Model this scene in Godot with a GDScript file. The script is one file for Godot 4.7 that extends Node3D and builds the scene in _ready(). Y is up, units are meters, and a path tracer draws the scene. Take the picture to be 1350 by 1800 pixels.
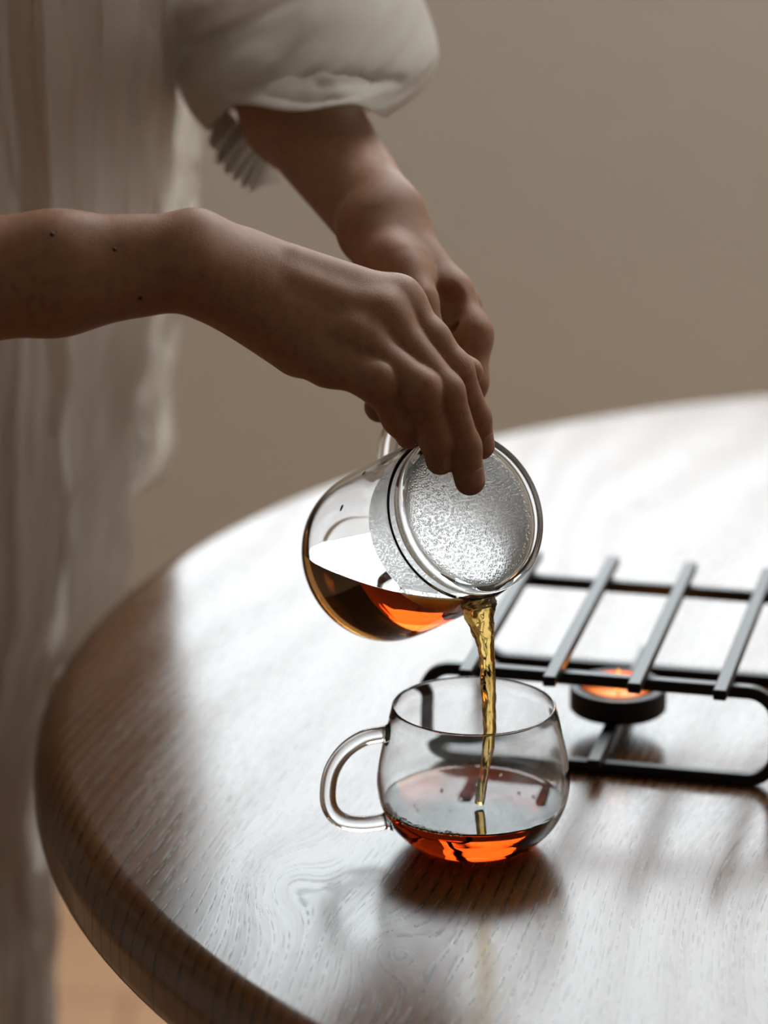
extends Node3D

# ---- camera basis, shared by the builders that lay points out around the hands ----
const CAM := Vector3(-0.0439, 1.4523, 1.6618)
const PITCH := 18.0
const FPX := 6400.0
const TOP := 0.74                      # height of the table top
var right := Vector3(1, 0, 0)
var up := Vector3(0, cos(deg_to_rad(PITCH)), -sin(deg_to_rad(PITCH)))
var back := Vector3(0, sin(deg_to_rad(PITCH)), cos(deg_to_rad(PITCH)))
var lid_depth := 1.70
var mats := {}
var rng := RandomNumberGenerator.new()


func _ready() -> void:
	rng.seed = 7
	camera_and_light()
	materials()
	room()
	table()
	warming_stand()
	tea_cup()
	carafe()
	person()


# ------------------------------------------------------------------ camera, sky, windows
func camera_and_light() -> void:
	var cam := Camera3D.new()
	cam.name = "camera"
	var lens := CameraAttributesPhysical.new()
	lens.frustum_focal_length = 128.0
	lens.frustum_focus_distance = 1.735
	lens.exposure_aperture = 4.5
	lens.exposure_multiplier = 1.0
	lens.frustum_near = 0.05
	lens.frustum_far = 60.0
	cam.attributes = lens
	add_child(cam)
	cam.fov = 2.0 * rad_to_deg(atan(900.0 / FPX))
	cam.near = 0.05
	cam.position = CAM
	cam.rotation_degrees = Vector3(-PITCH, 0, 0)
	cam.current = true

	var we := WorldEnvironment.new()
	we.name = "environment"
	var env := Environment.new()
	env.background_mode = Environment.BG_SKY
	var sky := Sky.new()
	var ps := ProceduralSkyMaterial.new()
	ps.sky_top_color = Color(0.86, 0.90, 0.94)
	ps.sky_horizon_color = Color(0.95, 0.96, 0.96)
	ps.ground_bottom_color = Color(0.45, 0.44, 0.42)
	ps.ground_horizon_color = Color(0.6, 0.6, 0.58)
	ps.sky_energy_multiplier = 1.0
	sky.sky_material = ps
	env.sky = sky
	env.tonemap_mode = Environment.TONE_MAPPER_LINEAR
	env.tonemap_exposure = 1.0
	env.sdfgi_enabled = true
	env.ssao_enabled = true
	env.ssil_enabled = true
	we.environment = env
	add_child(we)

	# daylight in the two window openings (sizes and places as in room())
	daylight("window_daylight", Vector3(-0.25, 1.735, -1.99), Vector2(1.5, 1.29), 0.0, 1.75)
	daylight("skylight_daylight", Vector3(1.15, 2.69, -1.7), Vector2(1.9, 0.5), 0.0, 6.2, -90.0)


func daylight(called: String, at_point: Vector3, size: Vector2, turn: float, energy: float, tip := 0.0) -> void:
	var l := AreaLight3D.new()
	l.area_normalize_energy = false
	l.area_size = size
	l.light_energy = energy
	l.light_color = Color(0.95, 0.985, 1.0)
	l.shadow_enabled = true
	l.area_range = 12.0
	l.area_attenuation = 2.0
	l.position = at_point
	l.rotation_degrees = Vector3(tip, 180.0 + turn, 0)
	l.name = called
	add_child(l, true)


# ------------------------------------------------------------------ small helpers
func px(x: float, y: float, w: float) -> Vector3:
	# the point W millimetres nearer to the lens than the carafe's lid, seen in direction (x, y)
	var d := lid_depth - w * 0.001
	return CAM + (right * ((x - 675.0) / FPX) + up * ((900.0 - y) / FPX) - back) * d


func at_z(x: float, y: float, z: float) -> Vector3:
	var r := right * ((x - 675.0) / FPX) + up * ((900.0 - y) / FPX) - back
	return CAM + r * ((z - CAM.z) / r.z)


func at_y(x: float, y: float, h: float) -> Vector3:
	var r := right * ((x - 675.0) / FPX) + up * ((900.0 - y) / FPX) - back
	return CAM + r * ((h - CAM.y) / r.y)


func tag(o: Node, label: String, category := "", group := "", kind := "") -> void:
	if label: o.set_meta("label", label)
	if category: o.set_meta("category", category)
	if group: o.set_meta("group", group)
	if kind: o.set_meta("kind", kind)


func thing(called: String, label: String, category: String, where: Vector3) -> Node3D:
	var o := Node3D.new()
	o.name = called
	o.position = where
	add_child(o, true)
	tag(o, label, category)
	return o


func put(called: String, mesh: Mesh, mat: Material, parent: Node3D = null, shift := Vector3.ZERO) -> MeshInstance3D:
	var o := MeshInstance3D.new()
	o.name = called
	o.mesh = mesh
	o.material_override = mat
	o.position = shift
	(parent if parent else self).add_child(o, true)
	return o


func structure(called: String, mesh: Mesh, mat: Material, label: String) -> MeshInstance3D:
	var o := put(called, mesh, mat)
	tag(o, label, "", "", "structure")
	return o


func std(c: Color, rough: float, spec := 0.5) -> StandardMaterial3D:
	var m := StandardMaterial3D.new()
	m.albedo_color = c
	m.roughness = rough
	m.metallic_specular = spec
	return m


func noise_tex(freq: float, size: int, seed_: int, octaves := 4, normal := false, bump := 4.0) -> NoiseTexture2D:
	var n := FastNoiseLite.new()
	n.seed = seed_
	n.frequency = freq
	n.fractal_octaves = octaves
	var t := NoiseTexture2D.new()
	t.width = size
	t.height = size
	t.seamless = true
	t.noise = n
	t.as_normal_map = normal
	t.bump_strength = bump
	return t


func materials() -> void:
	var wall := std(Color(0.80, 0.775, 0.735), 0.92, 0.2)
	wall.uv1_triplanar = true
	wall.uv1_scale = Vector3.ONE * 1.3
	wall.heightmap_enabled = true
	wall.heightmap_texture = noise_tex(0.05, 512, 3)
	wall.heightmap_scale = 0.05
	mats.wall = wall
	mats.white = std(Color(0.86, 0.85, 0.82), 0.5)
	var steel := std(Color(0.028, 0.030, 0.031), 0.42)
	steel.uv1_triplanar = true
	steel.uv1_scale = Vector3.ONE * 60.0
	steel.heightmap_enabled = true
	steel.heightmap_texture = noise_tex(0.08, 256, 5)
	steel.heightmap_scale = 0.004
	mats.steel = steel
	var glass := std(Color(1, 1, 1, 0.0), 0.0)
	glass.transparency = BaseMaterial3D.TRANSPARENCY_ALPHA
	glass.refraction_enabled = true
	glass.refraction_scale = 0.048
	mats.glass = glass
	mats.tea_skin = liquid(Color(0.97, 0.57, 0.20), 0.0333)
	mats.tea_a = liquid(Color(0.95, 0.50, 0.22), 0.0)
	mats.tea_b = liquid(Color(0.92, 0.42, 0.28), 0.0)
	mats.tea_c = liquid(Color(0.90, 0.42, 0.30), 0.0)
	mats.stream = liquid(Color(0.84, 0.58, 0.17), 0.0333)
	var frost := std(Color(0.93, 0.92, 0.91, 0.55), 0.4)
	frost.transparency = BaseMaterial3D.TRANSPARENCY_ALPHA
	frost.backlight_enabled = true
	frost.backlight = Color(1, 1, 1)
	mats.frost = frost
	var mist := glass.duplicate()
	mist.albedo_color = Color(0.93, 0.925, 0.92, 0.0)
	mist.roughness = 0.6
	mist.refraction_scale = 0.035
	mats.mist = mist
	var steam := std(Color(0.95, 0.95, 0.95), 0.6)
	steam.transparency = BaseMaterial3D.TRANSPARENCY_ALPHA
	var film := noise_tex(0.01, 512, 41, 4)
	var veil := Gradient.new()
	veil.colors = PackedColorArray([Color(1, 1, 1, 0.01), Color(1, 1, 1, 0.05), Color(1, 1, 1, 0.17)])
	veil.offsets = PackedFloat32Array([0.25, 0.5, 0.85])
	film.color_ramp = veil
	steam.albedo_texture = film
	steam.backlight_enabled = true
	steam.backlight = Color(1, 1, 1)
	mats.steam = steam
	mats.bead = glass.duplicate()
	mats.bead.refraction_scale = 0.0333
	var skin := std(Color(0.625, 0.46, 0.35), 0.55, 0.38)
	skin.subsurf_scatter_enabled = true
	skin.subsurf_scatter_strength = 0.12
	skin.uv1_triplanar = true
	skin.uv1_scale = Vector3.ONE * 20.0
	skin.heightmap_enabled = true
	skin.heightmap_texture = noise_tex(0.09, 512, 11, 5)
	skin.heightmap_scale = 0.014
	skin.detail_enabled = true
	var blotch := noise_tex(0.012, 512, 21, 3)
	var ramp := Gradient.new()
	ramp.colors = PackedColorArray([Color(0.94, 0.90, 0.90), Color(1, 0.98, 0.97), Color(1, 1, 1)])
	ramp.offsets = PackedFloat32Array([0.25, 0.5, 0.8])
	blotch.color_ramp = ramp
	skin.detail_albedo = blotch
	skin.detail_blend_mode = BaseMaterial3D.BLEND_MODE_MUL
	mats.skin = skin
	mats.nail = std(Color(0.66, 0.48, 0.41), 0.3, 0.5)
	mats.mole = std(Color(0.16, 0.09, 0.06), 0.6)
	var cloth := std(Color(0.84, 0.815, 0.78), 0.95, 0.15)
	cloth.backlight_enabled = true
	cloth.backlight = Color(0.95, 0.93, 0.905)
	cloth.uv1_triplanar = true
	cloth.uv1_scale = Vector3.ONE * 7.0
	cloth.heightmap_enabled = true
	cloth.heightmap_texture = noise_tex(0.03, 512, 31, 5)
	cloth.heightmap_scale = 0.03
	cloth.cull_mode = BaseMaterial3D.CULL_DISABLED
	mats.cloth = cloth
	mats.leaf = std(Color(0.03, 0.025, 0.015), 0.6)


func liquid(c: Color, bend: float) -> StandardMaterial3D:
	c = c.linear_to_srgb()
	var m := std(Color(c.r, c.g, c.b, 0.0), 0.0)
	m.transparency = BaseMaterial3D.TRANSPARENCY_ALPHA
	m.refraction_enabled = true
	m.refraction_scale = bend
	return m


# ------------------------------------------------------------------ mesh code
class Geo:
	var v := PackedVector3Array()
	var n := PackedVector3Array()
	var uv := PackedVector2Array()
	var idx := PackedInt32Array()

	func grid(rows: Array, wrap_row := false, wrap_col := false, uvs: Array = []) -> void:
		# rows of equally many points, joined by quads; normals smooth over the whole grid
		var nr := rows.size()
		var nc: int = rows[0].size()
		var first := v.size()
		for r in nr:
			for c in nc:
				v.append(rows[r][c])
				n.append(Vector3.ZERO)
				uv.append(uvs[r][c] if uvs else Vector2(float(c) / nc, float(r) / nr))
		for r in (nr if wrap_row else nr - 1):
			for c in (nc if wrap_col else nc - 1):
				var a := first + r * nc + c
				var b := first + r * nc + (c + 1) % nc
				var d := first + ((r + 1) % nr) * nc + c
				var e := first + ((r + 1) % nr) * nc + (c + 1) % nc
				tri(a, b, e)
				tri(a, e, d)

	func tri(a: int, b: int, c: int) -> void:
		idx.append_array([a, b, c])
		var f := (v[b] - v[a]).cross(v[c] - v[a])
		n[a] += f
		n[b] += f
		n[c] += f

	func fan(ring: PackedVector3Array) -> void:
		var first := v.size()
		var mid := Vector3.ZERO
		for p in ring:
			mid += p
		v.append(mid / ring.size())
		n.append(Vector3.ZERO)
		uv.append(Vector2(0.5, 0.5))
		for p in ring:
			v.append(p)
			n.append(Vector3.ZERO)
			uv.append(Vector2(0.5, 0.5))
		for i in ring.size():
			tri(first, first + 1 + i, first + 1 + (i + 1) % ring.size())

	func block(c: Vector3, s: Vector3, basis := Basis(), bevel := 0.0) -> void:
		# a box with chamfered edges; every face flat
		var e := minf(bevel, 0.45 * minf(s.x, minf(s.y, s.z)))
		var h := s * 0.5
		var faces := []
		for ax in 3:
			for sg in [-1.0, 1.0]:
				var q := []
				for k in [Vector2(-1, -1), Vector2(1, -1), Vector2(1, 1), Vector2(-1, 1)]:
					var p := Vector3.ZERO
					p[ax] = sg * h[ax]
					p[(ax + 1) % 3] = k.x * (h[(ax + 1) % 3] - e)
					p[(ax + 2) % 3] = k.y * (h[(ax + 2) % 3] - e)
					q.append(p)
				faces.append(q)
		if e > 0.0:
			for ax in 3:
				var b1 := (ax + 1) % 3
				var b2 := (ax + 2) % 3
				for k in [Vector2(-1, -1), Vector2(1, -1), Vector2(1, 1), Vector2(-1, 1)]:
					var q := []
					for t in [[-1, 0], [1, 0], [1, 1], [-1, 1]]:
						var p := Vector3.ZERO
						p[ax] = t[0] * (h[ax] - e)
						p[b1] = k.x * (h[b1] - (e if t[1] == 1 else 0.0))
						p[b2] = k.y * (h[b2] - (0.0 if t[1] == 1 else e))
						q.append(p)
					faces.append(q)
			for sx in [-1.0, 1.0]:
				for sy in [-1.0, 1.0]:
					for sz in [-1.0, 1.0]:
						faces.append([Vector3(sx * h.x, sy * (h.y - e), sz * (h.z - e)), Vector3(sx * (h.x - e), sy * h.y, sz * (h.z - e)), Vector3(sx * (h.x - e), sy * (h.y - e), sz * h.z)])
		for q in faces:
			var first := v.size()
			var nn: Vector3 = (q[1] - q[0]).cross(q[2] - q[0])
			var m := Vector3.ZERO
			for p in q:
				m += p
			if nn.dot(m) < 0.0:
				q.reverse()
			for p in q:
				v.append(c + basis * p)
				n.append(Vector3.ZERO)
				uv.append(Vector2(p.x, p.z))
			for i in range(1, q.size() - 1):
				tri(first, first + i, first + i + 1)

	func volume() -> float:
		var s := 0.0
		var mid := Vector3.ZERO
		for p in v:
			mid += p
		mid /= v.size()
		for i in range(0, idx.size(), 3):
			s += (v[idx[i]] - mid).dot((v[idx[i + 1]] - mid).cross(v[idx[i + 2]] - mid))
		return s

	func mesh(orient := true) -> ArrayMesh:
		# Godot's front faces run clockwise: a closed body gets a negative sum here
		var flip := orient and volume() > 0.0
		var sign := -1.0
		var ii := idx
		var away := volume() > 0.0
		if flip:
			ii = PackedInt32Array()
			ii.resize(idx.size())
			for i in range(0, idx.size(), 3):
				ii[i] = idx[i]
				ii[i + 1] = idx[i + 2]
				ii[i + 2] = idx[i + 1]
		sign = 1.0 if away or not orient else -1.0
		if not orient:
			sign = -1.0
		var nn := PackedVector3Array()
		nn.resize(n.size())
		for i in n.size():
			nn[i] = (n[i] * sign).normalized()
		var a := []
		a.resize(Mesh.ARRAY_MAX)
		a[Mesh.ARRAY_VERTEX] = v
		a[Mesh.ARRAY_NORMAL] = nn
		a[Mesh.ARRAY_TEX_UV] = uv
		a[Mesh.ARRAY_INDEX] = ii
		var m := ArrayMesh.new()
		m.add_surface_from_arrays(Mesh.PRIMITIVE_TRIANGLES, a)
		return m


func smooth_line(pts: Array, per := 6, closed := false) -> Array:
	# Catmull-Rom through points of any type that adds and scales
	var out := []
	var n := pts.size()
	for i in (n if closed else n - 1):
		var p0 = pts[(i - 1 + n) % n] if closed or i > 0 else pts[0]
		var p1 = pts[i]
		var p2 = pts[(i + 1) % n]
		var p3 = pts[(i + 2) % n] if closed or i + 2 < n else pts[n - 1]
		for k in per:
			var t := float(k) / per
			out.append(0.5 * (2.0 * p1 + (p2 - p0) * t + (2.0 * p0 - 5.0 * p1 + 4.0 * p2 - p3) * t * t + (3.0 * p1 - p0 - 3.0 * p2 + p3) * t * t * t))
	if not closed:
		out.append(pts[n - 1])
	return out


func lathe(profile: Array, seg := 96) -> Geo:
	# profile: (radius, height) from axis to axis, turned round y
	var g := Geo.new()
	var rows := []
	for p in profile:
		var row := PackedVector3Array()
		for s in seg:
			var a := TAU * s / seg
			row.append(Vector3(cos(a) * p.x, p.y, sin(a) * p.x))
		rows.append(row)
	g.grid(rows, false, true)
	return g


func sweep(path: Array, radii: Array, seg := 16, side := Vector3.ZERO, flat := 1.0, closed := false) -> Geo:
	# a round or oval rod along a path; SIDE is the direction that FLAT stretches
	var g := Geo.new()
	var rows := []
	var n := path.size()
	var ref := side
	for i in n:
		var t: Vector3
		if closed:
			t = (path[(i + 1) % n] - path[(i - 1 + n) % n]).normalized()
		else:
			t = (path[mini(i + 1, n - 1)] - path[maxi(i - 1, 0)]).normalized()
		if ref == Vector3.ZERO:
			ref = Vector3.UP if absf(t.y) < 0.9 else Vector3.RIGHT
		var u := (ref - t * ref.dot(t)).normalized()
		var w := t.cross(u)
		if side == Vector3.ZERO:
			ref = u
		var r: float = radii[i] if radii.size() > 1 else radii[0]
		var row := PackedVector3Array()
		for s in seg:
			var a := TAU * s / seg
			row.append(path[i] + u * (cos(a) * r * flat) + w * (sin(a) * r))
		rows.append(row)
	g.grid(rows, closed, true)
	if not closed:
		var first: PackedVector3Array = rows[0]
		var last: PackedVector3Array = rows[n - 1]
		first.reverse()
		g.fan(first)
		g.fan(last)
	return g


func bar(path: Array, w: float, h: float, wide: Vector3, closed := false) -> Geo:
	# a bar of square section with chamfered edges along a path; WIDE is the direction of its width
	var e := 0.0007
	var prof := [Vector2(-w / 2 + e, -h / 2), Vector2(w / 2 - e, -h / 2), Vector2(w / 2, -h / 2 + e), Vector2(w / 2, h / 2 - e), Vector2(w / 2 - e, h / 2), Vector2(-w / 2 + e, h / 2), Vector2(-w / 2, h / 2 - e), Vector2(-w / 2, -h / 2 + e)]
	var g := Geo.new()
	var n := path.size()
	var frames := []
	for i in n:
		var t: Vector3 = (path[(i + 1) % n] - path[(i - 1 + n) % n]).normalized() if closed else (path[mini(i + 1, n - 1)] - path[maxi(i - 1, 0)]).normalized()
		frames.append([path[i], wide, t.cross(wide).normalized()])
	for k in 8:
		var rows := []
		for f in frames:
			var row := PackedVector3Array()
			for q in [prof[k], prof[(k + 1) % 8]]:
				row.append(f[0] + f[1] * q.x + f[2] * q.y)
			rows.append(row)
		g.grid(rows, closed, false)
	if not closed:
		for f in [frames[0], frames[n - 1]]:
			var ring := PackedVector3Array()
			for q in prof:
				ring.append(f[0] + f[1] * q.x + f[2] * q.y)
			if f == frames[0]:
				ring.reverse()
			g.fan(ring)
	return g


func clipped(g: Geo, point: Vector3, normal: Vector3) -> Geo:
	# what lies below the plane of a convex closed body, with a lid on the cut
	var out := Geo.new()
	var cut := []
	for i in range(0, g.idx.size(), 3):
		var poly := PackedVector3Array()
		for k in 3:
			var a := g.v[g.idx[i + k]]
			var b := g.v[g.idx[i + (k + 1) % 3]]
			var da := (a - point).dot(normal)
			var db := (b - point).dot(normal)
			if da <= 0.0:
				poly.append(a)
			if (da <= 0.0) != (db <= 0.0):
				var c := a.lerp(b, da / (da - db))
				poly.append(c)
				cut.append(c)
		for k in range(1, poly.size() - 1):
			weld_tri(out, poly[0], poly[k], poly[k + 1])
	var mid := Vector3.ZERO
	for c in cut:
		mid += c
	mid /= cut.size()
	var ex := normal.cross(Vector3.RIGHT).normalized()
	var ey := normal.cross(ex)
	cut.sort_custom(func(a, b): return atan2((a - mid).dot(ey), (a - mid).dot(ex)) < atan2((b - mid).dot(ey), (b - mid).dot(ex)))
	var ring := PackedVector3Array()
	for c in cut:
		if ring.is_empty() or ring[ring.size() - 1].distance_to(c) > 1e-5:
			ring.append(c)
	var probe := (ring[1] - ring[0]).cross(ring[2] - ring[0]).dot(normal)
	if (probe > 0.0) != (g.volume() > 0.0):
		ring.reverse()
	out.fan(ring)
	return out


var welded := {}

func weld_tri(g: Geo, a: Vector3, b: Vector3, c: Vector3) -> void:
	if g.v.is_empty():
		welded = {}
	var ids := []
	for p in [a, b, c]:
		var key: Vector3i = Vector3i((p * 200000.0).round())
		if not welded.has(key):
			welded[key] = g.v.size()
			g.v.append(p)
			g.n.append(Vector3.ZERO)
			g.uv.append(Vector2.ZERO)
		ids.append(welded[key])
	if ids[0] != ids[1] and ids[1] != ids[2] and ids[0] != ids[2]:
		g.tri(ids[0], ids[1], ids[2])


func moved(g: Geo, t: Transform3D) -> Geo:
	for i in g.v.size():
		g.v[i] = t * g.v[i]
		g.n[i] = t.basis * g.n[i]
	return g


# ------------------------------------------------------------------ the room
func room() -> void:
	var bx := func(c: Vector3, s: Vector3) -> ArrayMesh:
		var g := Geo.new()
		g.block(c, s)
		return g.mesh()
	# floor of pale planks
	var fl := std(Color(0.66, 0.50, 0.37), 0.55)
	var g := Geo.new()
	g.block(Vector3(-0.5, -0.06, 2.15), Vector3(5.6, 0.1, 8.5))
	var floor_ := structure("floor", g.mesh(), fl, "pale brown plank floor under the table")
	rng.seed = 3
	for k in 50:
		var z := -1.93 + 0.16 * k
		var x := -3.2 - rng.randf() * 0.8
		while x < 2.2:
			var l := 1.2
			var x0 := maxf(x, -3.18)
			var x1 := minf(x + l, 2.2)
			if x1 - x0 > 0.05:
				var p := Geo.new()
				p.block(Vector3((x0 + x1) / 2, -0.006, z), Vector3(x1 - x0 - 0.003, 0.012, 0.157), Basis(), 0.002)
				put("plank", p.mesh(), fl, floor_)
			x += l
	var shell := Geo.new()
	# back wall with its window opening: x -1.0 .. 0.5, y 1.09 .. 2.38
	shell.block(Vector3(-0.5, 0.495, -2.1), Vector3(5.6, 1.19, 0.2))
	shell.block(Vector3(-0.5, 2.54, -2.1), Vector3(5.6, 0.32, 0.2))
	shell.block(Vector3(-2.15, 1.735, -2.1), Vector3(2.3, 1.29, 0.2))
	shell.block(Vector3(1.4, 1.735, -2.1), Vector3(1.8, 1.29, 0.2))
	structure("wall_back", shell.mesh(), mats.wall, "plain taupe wall behind the table")
	structure("wall_left", bx.call(Vector3(-3.3, 1.3, 2.15), Vector3(0.2, 2.8, 8.5)), mats.wall, "plain wall to the left of the person")
	structure("wall_front", bx.call(Vector3(-0.5, 1.3, 6.3), Vector3(5.6, 2.8, 0.2)), mats.wall, "plain wall facing the table from the near side")
	structure("wall_right", bx.call(Vector3(2.3, 1.3, 2.15), Vector3(0.2, 2.8, 8.5)), mats.wall, "plain wall to the right of the table")
	# ceiling round a skylight strip: x 0.2 .. 2.1, z -1.95 .. -1.45
	var top := Geo.new()
	top.block(Vector3(-0.5, 2.75, 2.475), Vector3(5.8, 0.1, 7.85))
	top.block(Vector3(-0.5, 2.75, -2.075), Vector3(5.8, 0.1, 0.25))
	top.block(Vector3(-1.6, 2.75, -1.7), Vector3(3.6, 0.1, 0.5))
	top.block(Vector3(2.25, 2.75, -1.7), Vector3(0.3, 0.1, 0.5))
	structure("ceiling", top.mesh(), mats.white, "white ceiling above the room")
	for w in [[Vector3(-0.25, 1.735, -2.1), 0.0, 1.5, 1.29], [Vector3(1.15, 2.75, -1.7), 1.0, 1.9, 0.5]]:
		var f := Geo.new()
		for sg in [-1.0, 1.0]:
			f.block(Vector3(sg * (w[2] / 2 - 0.02), 0, 0), Vector3(0.04, w[3], 0.06), Basis(), 0.004)
			f.block(Vector3(0, sg * (w[3] / 2 - 0.02), 0), Vector3(w[2] - 0.08, 0.04, 0.06), Basis(), 0.004)
		var which := 1 if w[1] == 0.0 else 2
		var o := structure("window_%d" % which, f.mesh(), mats.white, ["white window frame in the wall above the table", "white skylight frame in the ceiling by the back wall"][which - 1])
		o.position = w[0]
		o.rotation_degrees = Vector3(-90.0, 0, 0) if which == 2 else Vector3(0, w[1], 0)
		var pane := std(Color(1, 1, 1, 0.05), 0.0)
		pane.transparency = BaseMaterial3D.TRANSPARENCY_ALPHA
		var gp := Geo.new()
		gp.block(Vector3.ZERO, Vector3(w[2] - 0.08, w[3] - 0.08, 0.004))
		put("pane", gp.mesh(), pane, o)


# ------------------------------------------------------------------ the table
const TC := Vector3(0.412, 0.74, -0.196)
const TR := 0.645

func table() -> void:
	var t := thing("round_table", "large round dark brown wooden table with a rounded edge and open grain", "table", Vector3(TC.x, 0, TC.z))
	var th := 0.042
	var prof := []
	for r in [0.0, 0.15, 0.3, 0.45, 0.55]:
		prof.append(Vector2(r, TOP))
	var rr := 0.020
	for k in 13:
		var a := PI / 2 * k / 12.0
		prof.append(Vector2(TR - rr + rr * sin(a), TOP - rr + rr * cos(a)))
	for k in 7:
		var a := PI / 2 * k / 6.0
		prof.append(Vector2(TR - 0.012 + 0.012 * cos(a), TOP - th + 0.012 - 0.012 * sin(a)))
	prof.append(Vector2(0.3, TOP - th))
	prof.append(Vector2(0.0, TOP - th))
	var g := lathe(prof, 200)
	# metres along the board: x from 0 at world -0.30, z from 0 at world -0.95
	for i in g.v.size():
		g.uv[i] = Vector2((g.v[i].x + TC.x + 0.30) / 0.85, (g.v[i].z + TC.z + 0.95) / 1.45)
	put("tabletop", g.mesh(), wood(), t)
	var dark := std(Color(0.22, 0.125, 0.075), 0.4)
	var col := lathe([Vector2(0, TOP - th), Vector2(0.12, TOP - th), Vector2(0.12, TOP - th - 0.03), Vector2(0.06, TOP - 0.12), Vector2(0.045, 0.4), Vector2(0.06, 0.12), Vector2(0.09, 0.06), Vector2(0, 0.06)], 48)
	put("pedestal", col.mesh(), dark, t)
	var base := lathe([Vector2(0, 0.07), Vector2(0.1, 0.068), Vector2(0.27, 0.035), Vector2(0.3, 0.022), Vector2(0.3, 0.0), Vector2(0, 0.0)], 64)
	put("base", base.mesh(), dark, t)


func wood() -> StandardMaterial3D:
	var W := 2048
	var H := 900
	var warp := FastNoiseLite.new()
	warp.seed = 5
	warp.frequency = 1.0
	warp.fractal_octaves = 2
	var fine := FastNoiseLite.new()
	fine.seed = 9
	fine.frequency = 1.0
	fine.fractal_type = FastNoiseLite.FRACTAL_NONE
	var col := PackedByteArray()
	col.resize(W * H * 3)
	var hgt := PackedByteArray()
	hgt.resize(W * H)
	var rgh := PackedByteArray()
	rgh.resize(W * H)
	# knots and swirls: place, reach across and along the grain, how many rings they push aside
	var knots := [[-0.095, 0.045, 0.022, 0.05, 4.0], [-0.042, 0.125, 0.016, 0.03, 3.0], [0.20, 0.10, 0.10, 0.17, 9.0], [0.1, -0.5, 0.05, 0.2, 6.0]]
	var i := 0
	for y in H:
		var z := -0.95 + 1.45 * (y + 0.5) / H
		for x in W:
			var X := -0.30 + 0.85 * (x + 0.5) / W
			var s := X * 0.965 + z * 0.26
			var f := s * 135.0 + 2.2 * warp.get_noise_2d(X * 5.0, z * 1.6)
			for k in knots:
				var dx: float = (X - k[0]) / k[2]
				var dz: float = (z - k[1]) / k[3]
				var q := dx * dx + dz * dz
				if q < 6.0:
					f += k[4] * exp(-q)
			var line := floorf(f)
			var ring := f - line
			# open pores lie along each growth line as short dashes
			var dash := fine.get_noise_2d(line * 7.3, z * 95.0)
			var vein := fine.get_noise_2d(f * 5.2, z * 38.0)
			var e := absf(ring - 0.2)
			var p := clampf(1.0 - e / (0.05 + 0.06 * dash), 0.0, 1.0) * clampf(dash * 2.2 + 0.75, 0.0, 1.0)
			p = maxf(p, clampf(vein * 3.0 - 1.8, 0.0, 0.4))
			var tone := 0.84 + 0.14 * ring + 0.08 * vein - 0.68 * p
			col[i * 3] = int(clampf(0.43 * tone, 0.0, 1.0) * 255.0)
			col[i * 3 + 1] = int(clampf(0.275 * tone, 0.0, 1.0) * 255.0)
			col[i * 3 + 2] = int(clampf(0.15 * tone, 0.0, 1.0) * 255.0)
			hgt[i] = int(clampf(0.85 - 0.8 * p + 0.05 * ring + 0.04 * vein, 0.0, 1.0) * 255.0)
			var broad := 0.5 + 0.5 * sin(f * 1.1 + 2.0 * warp.get_noise_2d(X * 6.0 + 30.0, z * 3.0))
			rgh[i] = int(clampf(0.175 + 0.14 * p + 0.05 * ring + 0.03 * vein + 0.05 * broad, 0.0, 1.0) * 255.0)
			i += 1
	var m := std(Color.WHITE, 1.0, 0.53)
	m.roughness_texture = ImageTexture.create_from_image(Image.create_from_data(W, H, false, Image.FORMAT_L8, rgh))
	m.albedo_texture = ImageTexture.create_from_image(Image.create_from_data(W, H, false, Image.FORMAT_RGB8, col))
	m.heightmap_enabled = true
	m.heightmap_texture = ImageTexture.create_from_image(Image.create_from_data(W, H, false, Image.FORMAT_L8, hgt))
	m.heightmap_scale = 0.003
	m.texture_repeat = true
	return m


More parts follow.
